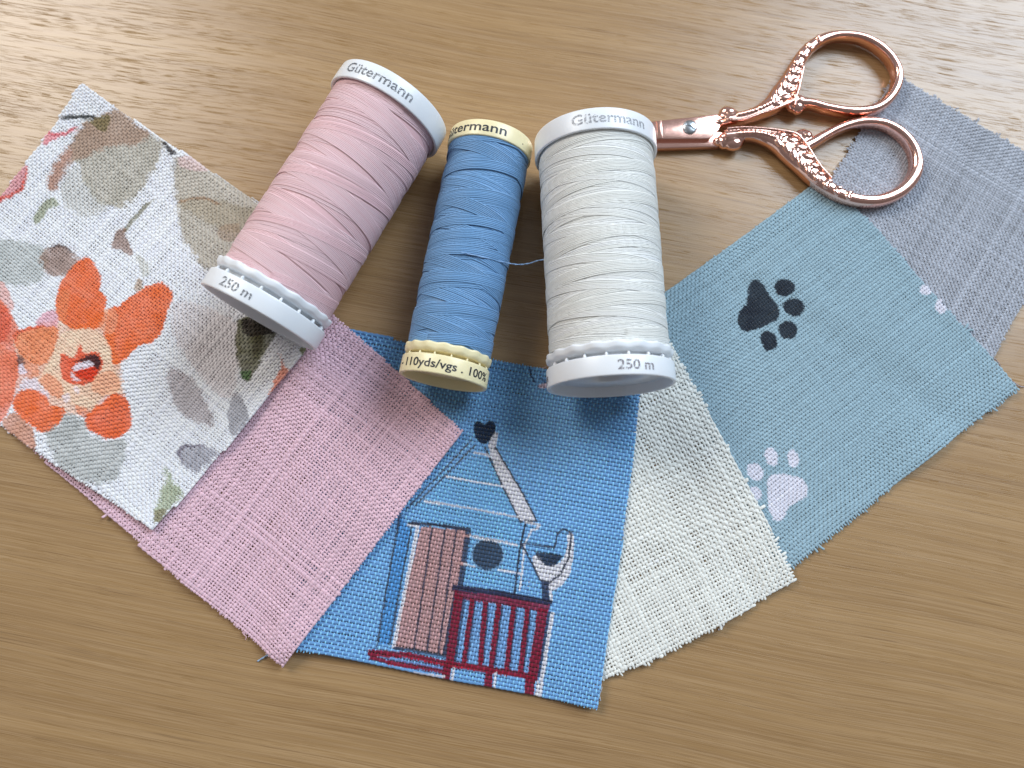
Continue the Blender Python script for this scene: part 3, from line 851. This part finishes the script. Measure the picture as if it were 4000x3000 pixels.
blue = swatch('blue canvas swatch printed with a beach hut and dark red railing',
              [(1290, 1277), (1400, 1300), (2132, 1442), (2500, 1503), (2473, 1800), (2411, 2228), (2330, 2767), (1748, 2641), (1272, 2552), (1118, 2537)], [(1172, 2541), (2330, 2767)],
              (0.80, 0.66), ((0.37, 0.21), (0.165, 0.12)), (0.04, 0.18), (124, 178, 232), HOUSE, seed=14, slub=0.06, dye=0.03, gain=0.98, fray=0.15, split=0.5,
              lifts=[(1180, 2535, 10, 1.2), (2330, 2760, 7, 0.8), (1850, 2650, 8, 0.5)])
pink = swatch('plain dusty pink open weave swatch half under the floral swatch',
              [(800, 790), (1302, 1228), (1807, 1684), (1336, 2307), (1110, 2604), (889, 2416), (649, 2212), (500, 2070), (130, 1760)], [(1807, 1681), (1110, 2601)],
              (0.70, 0.69), ((0.275, 0.14), (0.268, 0.14)), (0.085, 0.085), (237, 200, 212), seed=15, slub=0.30, dye=0.05, gain=0.98, fray=0.22,
              lifts=[(650, 2200, 12, 1.2), (1110, 2600, 7, 0.5), (1800, 1680, 6, 0.9), (1500, 2050, 9, 0.6)])
floral = swatch('white swatch printed with orange flowers and muted leaves',
                [(332, 334), (458, 425), (632, 544), (1009, 794), (1345, 1020), (1199, 1371), (904, 1733), (610, 2066), (136, 1757), (-436, 1359), (0, 777)], [(904, 1733), (1199, 1371)],
                (0.64, 0.64), ((0.282, 0.15), (0.268, 0.15)), (0.10, 0.10), (243, 243, 247), FLORAL, seed=16, slub=0.28, dye=0.025, gain=1.02, fray=0.15,
                lifts=[(330, 340, 8, 0.9), (600, 2060, 6, 0.5), (350, 1900, 10, 0.9), (950, 1680, 8, 0.7), (700, 590, 9, 0.6), (500, 1100, 12, 0.6)])

strand(blue, [(1160, 2535, 0.3), (1080, 2545, 0.3), (1040, 2562, 0.35), (1005, 2584, 0.2)], 0.17, (170, 196, 224))
strand(blue, [(2345, 2655, 0.4), (2350, 2690, 0.7), (2342, 2715, 0.4), (2346, 2738, 0.3)], 0.13, (226, 226, 230))
strand(pink, [(975, 2462, 0.5), (948, 2470, 0.8), (962, 2488, 0.6), (958, 2500, 0.4)], 0.12, (224, 184, 190))
strand(cream, [(2855, 2405, 0.6), (2832, 2428, 1.0), (2826, 2442, 0.7), (2806, 2462, 0.4)], 0.18, (226, 220, 222))
strand(grey, [(3872, 1392, 0.4), (3884, 1400, 0.6), (3896, 1412, 0.4), (3908, 1430, 0.3)], 0.13, (176, 168, 176))
strand(grey, [(3945, 1482, 0.4), (3962, 1494, 0.8), (3978, 1506, 0.4), (4002, 1512, 0.3)], 0.12, (188, 178, 186))
strand(blue, [(2105, 1450, 0.7), (2122, 1438, 0.9), (2135, 1434, 0.6)], 0.14, (218, 196, 196))


# ------------------------------------------------------------------ thread spools
def lathe(name, prof, mat, parent, seg=96, mod=None):
    """prof: closed loop of (axial y, radius) turned about the local y axis"""
    p = np.asarray(prof, float)
    ph = np.arange(seg) * 2 * math.pi / seg
    n = len(p)
    rr = np.broadcast_to(p[:, 1], (seg, n)).copy()
    yy = np.broadcast_to(p[:, 0], (seg, n)).copy()
    if mod is not None:
        rr, yy = mod(ph[:, None], rr, yy)
    v = np.stack([rr * np.sin(ph)[:, None], yy, rr * np.cos(ph)[:, None]], -1).reshape(-1, 3)
    i = np.arange(seg)[:, None]
    j = np.arange(n)[None, :]
    i2, j2 = (i + 1) % seg, (j + 1) % n
    q = np.stack([i * n + j, i2 * n + j, i2 * n + j2, i * n + j2], -1).reshape(-1, 4)[:, ::-1]
    return mesh_np(name, v, q, mat, parent)


def fillet(pts, r=0.35, seg=4):
    """round the corners of a closed (y, r) loop"""
    p = np.asarray(pts, float)
    n = len(p)
    out = []
    for i in range(n):
        a, b, c = p[i - 1], p[i], p[(i + 1) % n]
        d1, d2 = a - b, c - b
        l1, l2 = np.linalg.norm(d1), np.linalg.norm(d2)
        rr = min(r, 0.42 * l1, 0.42 * l2)
        s, e = b + d1 / l1 * rr, b + d2 / l2 * rr
        for t in np.linspace(0, 1, seg):
            out.append((1 - t) ** 2 * s + 2 * t * (1 - t) * b + t * t * e)
    return np.array(out)


def lettering(text, mat, parent, R, y0, phi0, size, width=None, end=False, sx=1.0, bold=0.035):
    """text wrapped round the rim; phi in degrees from straight up towards +x; y0 baseline"""
    c = bpy.data.curves.new('lettering', 'FONT')
    c.body = text
    c.size = size
    c.extrude = 0.012
    c.offset = bold
    c.resolution_u = 3
    t = bpy.data.objects.new('tmp_text', c)
    COL.objects.link(t)
    dg = bpy.context.evaluated_depsgraph_get()
    me = bpy.data.meshes.new_from_object(t.evaluated_get(dg))
    bpy.data.objects.remove(t)
    bm = bmesh.new()
    bm.from_mesh(me)
    bpy.data.meshes.remove(me)
    xs = [v.co.x for v in bm.verts]
    x0, x1 = min(xs), max(xs)
    k = (width / (x1 - x0)) if width else sx
    x = x0 + 0.4
    while x < x1:
        bmesh.ops.bisect_plane(bm, geom=bm.verts[:] + bm.edges[:] + bm.faces[:], plane_co=(x, 0, 0), plane_no=(1, 0, 0))
        x += 0.4
    for v in bm.verts:
        arc = (v.co.x - x0) * k
        if end:
            arc -= (x1 - x0) * k
        f = math.radians(phi0) + arc / R
        rad = R + 0.012 + v.co.z
        v.co = (rad * math.sin(f), y0 + v.co.y, rad * math.cos(f))
    return mesh_bm('lettering', bm, mat, parent, smooth=False)


def winding(parent, y0, y1, R, pitch_t, slope, colr, seed, blocks=40, step=0.020, nper=(4, 13), var=0.05):
    """cross-wound thread: bands of neighbouring turns laid over each other"""
    r = np.random.default_rng(seed)
    T = Tubes(5)
    base = lin(colr)
    rad0 = R - blocks * step
    # the wound body below the visible turns
    nb = 60
    ya = np.linspace(y0, y1, nb)
    seg = 64
    for b in range(blocks):
        rb = rad0 + (b + 1) * step
        d = 1 if b % 2 else -1
        adv = 2 * math.pi * R * math.tan(math.radians(slope * r.uniform(0.55, 1.35)))   # mm per turn
        revs = (y1 - y0) / adv
        m = int(revs * 96)
        t = np.linspace(0, 1, m)
        ph0 = r.uniform(0, 2 * math.pi)
        nt = r.integers(*nper)
        band_light = 1 + var * 1.2 * r.normal()  # random tone per band: differing catch of light painted into the thread colour
        # slow wander so that a band is not a perfect helix
        wob = 0.35 * noise1(t * 60, seed * 50 + b, 7)
        for k in range(nt):
            jit = 0.022 * r.normal()
            y = y0 + (y1 - y0) * t + k * pitch_t + jit + wob + 0.015 * noise1(t * 60, seed * 70 + b * 13 + k, 6)
            y = y0 + np.mod(y - y0, 2 * (y1 - y0))
            y = np.where(y > y1, 2 * y1 - y, y)          # reflect at the end
            if d < 0:
                y = y1 + y0 - y
            ph = ph0 + 2 * math.pi * revs * t
            rr = np.full(m, rb) + 0.004 * r.normal()
            er = np.stack([np.sin(ph), 0 * ph, np.cos(ph)], -1)
            cen = er * rr[:, None]
            cen[:, 1] = y
            edge = np.minimum(y - y0, y1 - y)
            cen[:, [0, 2]] *= (1 - 0.012 * np.exp(-edge / 0.8))[:, None]
            col = np.clip(base * band_light * (1 + var * r.normal()), 0, .93)
            T.add(cen, np.array([0, 1., 0]), er, pitch_t * 0.54, pitch_t * 0.16, col)
    v, q, c = T.arrays()
    # inner body
    ph = np.arange(seg) * 2 * math.pi / seg
    bv = np.stack([np.sin(ph)[None] * (R - 0.32) + 0 * ya[:, None], ya[:, None] + 0 * ph[None], np.cos(ph)[None] * (R - 0.32) + 0 * ya[:, None]], -1).reshape(-1, 3)
    i = np.arange(nb - 1)[:, None] * seg
    j = np.arange(seg)[None]
    bq = np.stack([i + j, i + (j + 1) % seg, i + seg + (j + 1) % seg, i + seg + j], -1).reshape(-1, 4) + len(v)
    v = np.concatenate([v, bv])
    q = np.concatenate([q, bq])
    c = np.concatenate([c, np.tile(base * 0.8, (len(bv), 1))])
    return mesh_np('thread_winding', v, q, M_SPUN, parent, colors=c)


def spool(key, label, plastic, thread_col, thread_R, cap_top, cap_bot, seed, pitch_t, slope, lobes, var=0.05, step=0.032):
    s = SPOOLS[key]
    R = s['R']
    zt, zb = R + s['lift'][0], R + s['lift'][1]
    T, B = Vector((*s['T'], zt)), Vector((*s['B'], zb))
    L = (T - B).length
    ay = (T - B).normalized()
    ax = ay.cross(Vector((0, 0, 1))).normalized()
    az = ax.cross(ay)
    root = bpy.data.objects.new('thread_spool', None)
    root.empty_display_size = 0.01
    root.matrix_world = Matrix.Translation(B * MM) @ Matrix((ax, ay, az)).transposed().to_4x4()
    COL.objects.link(root)
    tag(root, label, 'thread spool', 'thread spools lying side by side')
    wt = 0.75
    # bottom cap: a hollow cup
    bot = lathe('bottom_cap', fillet([(0, R - wt), (0, R), (cap_bot, R - 0.05), (cap_bot, R * 0.86), (cap_bot - 0.9, R * 0.80), (2.2, R * 0.35), (2.2, R - wt - 0.1)], 0.32), plastic, root)
    # scalloped ring above it
    g = cap_bot + R * 0.075

    def scal(ph, rr, yy):
        w = np.cos(lobes * ph)
        k = np.clip((rr - R * 0.86) / (R * 0.14), 0, 1)
        return rr + k * (0.012 * R * w - 0.006 * R), yy + k * 0.13 * w
    ring = lathe('scalloped_ring', fillet([(g - 0.2, R * 0.80), (g - 0.1, R * 0.93), (g + 0.5, R * 0.985), (g + 1.55, R * 0.995), (g + 1.85, R * 0.97), (g + 1.7, R * 0.80)], 0.3), plastic, root, seg=216, mod=scal)
    # little pegs in the thread-catching slot
    for k in range(lobes):
        f = 2 * math.pi * (k + 0.5) / lobes
        bm = bmesh.new()
        bmesh.ops.create_uvsphere(bm, u_segments=10, v_segments=6, radius=1.0)
        for v in bm.verts:
            p = Vector((v.co.x * 0.024 * R, v.co.y * 0.045 * R + cap_bot + 0.015 * R, v.co.z * 0.035 * R + R * 0.93))
            v.co = Matrix.Rotation(f, 3, 'Y') @ p
        mesh_bm('peg', bm, plastic, ring)
    # core
    lathe('core', [(2.0, R * 0.30), (2.0, R * 0.84), (L - 1.5, R * 0.84), (L - 1.5, R * 0.30)], plastic, root)
    # top cap, dished towards the thread
    t0 = L - cap_top
    top = lathe('top_cap', fillet([(L, R * 0.3), (L, R - 0.1), (L - cap_top * 0.5, R), (t0, R), (t0 - 0.05, R - 0.5), (t0 + 0.7, R - 1.0), (t0 + 1.1, R * 0.80), (t0 + 1.6, R * 0.3)], 0.3), plastic, root)
    winding(root, g + 1.7, t0 + 0.75, thread_R, pitch_t, slope, thread_col, seed, var=var, step=step)
    return root, bot, top, L, R


LW = spool('white', 'large white plastic spool of white thread nearest the scissors', M_WHITE, (249, 248, 241), 12.2, 4.6, 4.0, 21, 0.30, 6.5, 18, 0.012, 0.026)
lettering('Gütermann', M_INK_PALE, LW[2], LW[4], LW[3] - 3.3, -27, 3.1, width=16.0)
lettering('250 m', M_INK_BROWN, LW[1], LW[4], 1.1, -1, 2.7, width=7.4)
lettering('vgs', M_INK_BROWN, LW[1], LW[4], 1.2, -79, 2.4, end=True)
LB = spool('blue', 'smaller pale yellow spool of blue thread between the two white spools', M_YELLOW, (116, 163, 208), 8.9, 3.6, 3.9, 22, 0.36, 10.0, 16, 0.04)
lettering('Gütermann', M_INK_BLACK, LB[2], LB[4], LB[3] - 2.7, 24, 2.9, width=17.6, end=True)
lettering('- 110yds/vgs . 100%', M_INK_BLACK, LB[1], LB[4], 1.15, -66, 2.45, width=22.5)
LP = spool('pink', 'large white plastic spool of pale pink thread lying over the floral swatch', M_WHITE, (255, 208, 211), 12.05, 4.6, 4.0, 23, 0.30, 8.0, 18, 0.016, 0.026)
lettering('Gütermann', M_INK_GREY, LP[2], LP[4], LP[3] - 3.3, -38, 3.1, width=16.4)
lettering('250 m', M_INK_GREY, LP[1], LP[4], 1.1, -25, 2.7, width=7.5)

# the thread end that reaches from the blue spool to the white one
inv = LB[0].matrix_world.inverted()
tail = strand(None, [(1800, 985, 19.0), (1880, 1003, 18.0), (1960, 1022, 14.5), (2020, 1033, 12.0), (2065, 1029, 11.5), (2100, 1018, 11.5), (2140, 1012, 12.0)], 0.13, (150, 186, 226), 'thread_tail')
tail.data.materials[0] = M_SPUN
tail.parent = LB[0]
tail.matrix_parent_inverse = inv
# small black fleck on the yellow top cap
bm = bmesh.new()
bmesh.ops.create_uvsphere(bm, u_segments=10, v_segments=6, radius=0.13)
f = math.radians(52)
for v in bm.verts:
    v.co = Vector((9.27 * math.sin(f), LB[3] - 2.4, 9.27 * math.cos(f))) + v.co
mesh_bm('ink_fleck', bm, M_INK_BLACK, LB[2])


# ------------------------------------------------------------------ scissors
ZS = (2500, 80, 0.5425)
SZ = 2.3      # mid height of the handles, mm
S0 = at((2950, 520), SZ)
KZ = float(np.linalg.norm(at((2500 + 100 * 0.5425, 500), SZ) - at((2500, 500), SZ))) / 100.0     # mm per traced unit

scissors = bpy.data.objects.new('scissors', None)
scissors.empty_display_size = 0.01
scissors.location = Vector((S0[0], S0[1], 0)) * MM
COL.objects.link(scissors)
tag(scissors, 'rose gold embroidery scissors with ornate ring handles, tips behind the white spool', 'scissors')


def sw(p):
    q = at(zp([p[:2]], *ZS)[0], SZ)
    return np.array([q[0] - S0[0], q[1] - S0[1], 0])


def sweep_bm(bm, pts, zc, hz, closed=False, per=6, power=1.0, n=16, hfun=None):
    """sweep an ellipse along traced points (x, y, half width); adds to bm"""
    c = np.array([np.append(sw(p)[:2], p[2] * KZ) for p in pts])
    c = smooth_path(c, per, closed)
    m = len(c)
    tg = np.gradient(c[:, :2], axis=0)
    tg /= np.linalg.norm(tg, axis=1)[:, None]
    nr = np.stack([-tg[:, 1], tg[:, 0]], -1)
    a = np.arange(n) * 2 * math.pi / n
    rings = []
    for i in range(m):
        w = c[i, 2]
        h = hz if hfun is None else hfun(i / (m - 1), w)
        ring = []
        for t in a:
            ca, sa = math.cos(t), math.sin(t)
            ca = math.copysign(abs(ca) ** power, ca)
            sa = math.copysign(abs(sa) ** power, sa)
            ring.append(bm.verts.new((c[i, 0] + nr[i, 0] * w * ca, c[i, 1] + nr[i, 1] * w * ca, zc + h * sa)))
        rings.append(ring)
    for i in range(m - 1):
        for j in range(n):
            j2 = (j + 1) % n
            bm.faces.new((rings[i][j], rings[i][j2], rings[i + 1][j2], rings[i + 1][j]))
    bm.faces.new(rings[0][::-1])
    bm.faces.new(rings[-1])


def blob(bm, p, rx, ry, rz, z, rot=0.0, sub=2):
    c = sw(p)
    bm2 = bmesh.new()
    bmesh.ops.create_icosphere(bm2, subdivisions=sub, radius=1.0)
    M = Matrix.Translation((c[0], c[1], z)) @ Matrix.Rotation(rot, 4, 'Z') @ Matrix.Diagonal((rx, ry, rz, 1))
    vm = {}
    for v in bm2.verts:
        vm[v.index] = bm.verts.new(M @ v.co)
    for fc in bm2.faces:
        bm.faces.new([vm[v.index] for v in fc.verts])
    bm2.free()


def remesh(o, voxel, it=4, fac=0.5):
    md = o.modifiers.new('remesh', 'REMESH')
    md.mode = 'VOXEL'
    md.voxel_size = voxel * MM
    md.use_smooth_shade = True
    ms = o.modifiers.new('smooth', 'SMOOTH')
    ms.factor = fac
    ms.iterations = it
    dg = bpy.context.evaluated_depsgraph_get()
    me = bpy.data.meshes.new_from_object(o.evaluated_get(dg))
    old = o.data
    o.modifiers.clear()
    o.data = me
    me.name = o.name
    bpy.data.meshes.remove(old)
    for p in me.polygons:
        p.use_smooth = True


UP = [(600, 730, 44), (700, 712, 44), (800, 686, 45), (880, 652, 54), (948, 614, 70), (1004, 562, 84), (1050, 497, 82), (1083, 428, 68), (1108, 365, 54), (1150, 285, 48), (1208, 212, 44), (1285, 156, 40), (1375, 124, 35), (1480, 118, 32), (1590, 135, 33), (1700, 188, 35), (1790, 268, 36), (1842, 360, 37), (1847, 440, 37), (1820, 520, 37), (1765, 592, 37), (1690, 640, 36), (1590, 662, 36), (1470, 660, 34), (1340, 638, 33), (1240, 610, 33), (1160, 600, 40), (1100, 590, 44)]
LO = [(600, 845, 48), (700, 834, 46), (790, 828, 44), (875, 838, 54), (955, 864, 66), (1040, 904, 90), (1110, 963, 94), (1175, 1037, 82), (1235, 1114, 64), (1310, 1182, 54), (1400, 1242, 48), (1490, 1282, 44), (1600, 1305, 42), (1720, 1300, 43), (1840, 1255, 45), (1920, 1190, 46), (1972, 1110, 46), (1985, 1030, 44), (1965, 940, 40), (1915, 860, 38), (1840, 795, 36), (1740, 750, 34), (1620, 738, 33), (1510, 755, 33), (1410, 792, 33), (1310, 845, 36), (1240, 885, 40), (1180, 915, 44)]


def handle(path, ribs, beads, leaves, knobs, seed):
    r = np.random.default_rng(seed)
    bm = bmesh.new()
    sweep_bm(bm, path, SZ, 1.55, power=0.8, hfun=lambda t, w: 1.85)
    for rb in ribs:
        sweep_bm(bm, rb, SZ + 1.25, 0.85, n=10)
    for (x, y, rr) in beads:
        blob(bm, (x, y), rr * KZ, rr * KZ, 0.45, SZ + 1.72)
    for (x, y, a, bb, rot) in leaves:
        blob(bm, (x, y), a * KZ, bb * KZ, 0.36, SZ + 1.76 + 0.05 * r.normal(), -rot)
    for (x, y, a, bb, rz, dz, rot) in knobs:
        blob(bm, (x, y), a * KZ, bb * KZ, rz, SZ + dz, -rot, 3)
    o = mesh_bm('handle', bm, M_COPPER, scissors)
    remesh(o, 0.10, 8, 0.5)
    return o


def along(path, i0, i1, n):
    c = smooth_path(np.array(path, float), 10)
    k = np.linspace(i0 * 10, i1 * 10, n).astype(int)
    return c[k], np.gradient(c[:, :2], axis=0)[k]


# upper handle
cc, tg = along(UP, 1.0, 4.2, 11)
ub = [(x - 2, y - 10, 17 + 3 * i / 10) for i, (x, y, w) in enumerate(cc)]
cc, tg = along(UP, 4.2, 10.8, 17)
ul = []
rl = np.random.default_rng(3)
for i, ((x, y, w), (tx, ty)) in enumerate(zip(cc, tg)):
    if i % 2:
        continue
    an = math.atan2(ty, tx)
    for s in (-1, 1):
        ul.append((x - ty / math.hypot(tx, ty) * w * 0.38 * s, y + tx / math.hypot(tx, ty) * w * 0.38 * s, 0.46 * w + 6, 0.24 * w + 4, an + s * 0.6))
    if i % 4 == 0:
        ul.append((x, y, 15, 15, 0))
up_rib = [[(1158, 360, 10), (1138, 450, 12), (1120, 530, 13), (1085, 600, 13), (990, 648, 12), (860, 695, 12), (730, 738, 12), (612, 740, 12)]]
up_rib.append([(1092, 560, 9), (1100, 600, 11), (1092, 640, 11)])
handle(UP, up_rib, ub, ul, [(636, 672, 68, 48, 1.5, 0.1, 0.3), (650, 694, 70, 40, 1.6, 0.1, 0.1), (682, 690, 52, 36, 1.5, 0.0, 0.2), (598, 702, 42, 52, 1.4, 0.0, 0), (1128, 626, 54, 56, 1.5, 0.1, 0), (1140, 592, 44, 48, 1.4, 0.5, 0), (1096, 622, 44, 42, 1.5, 0.0, 0), (1168, 612, 44, 38, 1.4, 0.0, 0), (570, 745, 48, 30, 1.3, 0.2, 0)], 1)
# lower handle
cc, tg = along(LO, 1.0, 4.4, 11)
lb = [(x + 2, y + 2, 17 + 3 * i / 10) for i, (x, y, w) in enumerate(cc)]
cc, tg = along(LO, 4.4, 10.9, 17)
ll = []
for i, ((x, y, w), (tx, ty)) in enumerate(zip(cc, tg)):
    if i % 2:
        continue
    an = math.atan2(ty, tx)
    for s in (-1, 1):
        ll.append((x - ty / math.hypot(tx, ty) * w * 0.36 * s, y + tx / math.hypot(tx, ty) * w * 0.36 * s, 0.46 * w + 6, 0.24 * w + 4, an + s * 0.6))
    if i % 4 == 0:
        ll.append((x, y, 15, 15, 0))
lo_rib = [[(612, 806, 12), (720, 796, 11), (840, 800, 11), (960, 812, 11), (1060, 828, 12), (1120, 850, 12), (1180, 920, 12), (1230, 1000, 12), (1290, 1085, 11), (1360, 1160, 10)]]
handle(LO, lo_rib, lb, ll, [(668, 886, 74, 54, 1.5, 0.0, 0), (650, 862, 84, 46, 1.6, 0.1, 0), (704, 862, 52, 38, 1.5, 0.0, 0), (602, 872, 46, 54, 1.4, -0.2, 0), (600, 850, 36, 40, 1.3, 0.1, 0), (1166, 836, 60, 50, 1.55, 0.1, 0), (1192, 846, 44, 48, 1.6, 0.3, 0), (1132, 846, 48, 38, 1.5, 0.0, 0), (1214, 866, 40, 42, 1.5, 0.0, 0), (1176, 880, 54, 50, 1.5, 0.2, 0), (565, 868, 40, 34, 1.2, -0.4, 0)], 2)


def plate(name, outline, z0, z1, bev, mat=M_COPPER):
    bm = bmesh.new()
    p = [sw(q) for q in outline]
    lo = [bm.verts.new((a[0], a[1], z0)) for a in p]
    hi = [bm.verts.new((a[0], a[1], z1)) for a in p]
    n = len(p)
    bm.faces.new(lo[::-1])
    bm.faces.new(hi)
    for i in range(n):
        j = (i + 1) % n
        bm.faces.new((lo[i], lo[j], hi[j], hi[i]))
    bmesh.ops.recalc_face_normals(bm, faces=bm.faces)
    bmesh.ops.bevel(bm, geom=[e for e in bm.edges if all(v.co.z > z0 + 0.01 for v in e.verts)], offset=bev, segments=3, affect='EDGES', profile=0.6)
    o = mesh_bm(name, bm, mat, scissors, smooth=True)
    me = o.data
    me.set_sharp_from_angle(angle=math.radians(32))
    return o


plate('blade', [(-690, 868), (-300, 800), (118, 736), (350, 711), (545, 688), (588, 722), (560, 800), (498, 866), (130, 868), (-300, 870)], 2.05, 3.3, 0.28)
plate('blade', [(-690, 880), (-300, 850), (130, 800), (520, 790), (610, 800), (620, 880), (560, 905), (130, 918), (-300, 905)], 0.55, 2.03, 0.45)
# the shiny step where the upper blade is ground thinner
plate('blade_step', [(112, 742), (150, 736), (160, 862), (126, 864)], 3.0, 3.42, 0.16)

bm = bmesh.new()
nr_, na_ = 14, 48
R_S = 52 * KZ
cS = sw((352, 785))
rings = []
sa = math.radians(-38)
for i in range(nr_ + 1):
    row = []
    rr = R_S * i / nr_
    for j in range(na_):
        t = 2 * math.pi * j / na_
        x, y = rr * math.cos(t), rr * math.sin(t)
        u = -x * math.sin(sa) + y * math.cos(sa)
        z = 3.36 + 0.55 * math.sqrt(max(0, 1 - (i / nr_) ** 2 * 0.94))
        if abs(u) < 0.17:
            z = min(z, 3.52)
        row.append(bm.verts.new((cS[0] + x, cS[1] + y, z)))
    rings.append(row)
base_row = [bm.verts.new((v.co.x, v.co.y, 3.2)) for v in rings[-1]]
rings.append(base_row)
for i in range(1, nr_ + 2):
    for j in range(na_):
        j2 = (j + 1) % na_
        if i == 1:
            pass
        bm.faces.new((rings[i - 1][j], rings[i - 1][j2], rings[i][j2], rings[i][j]))
bmesh.ops.remove_doubles(bm, verts=bm.verts[:], dist=0.002)
scr = mesh_bm('screw', bm, M_STEEL, scissors)
scr.data.set_sharp_from_angle(angle=math.radians(40))
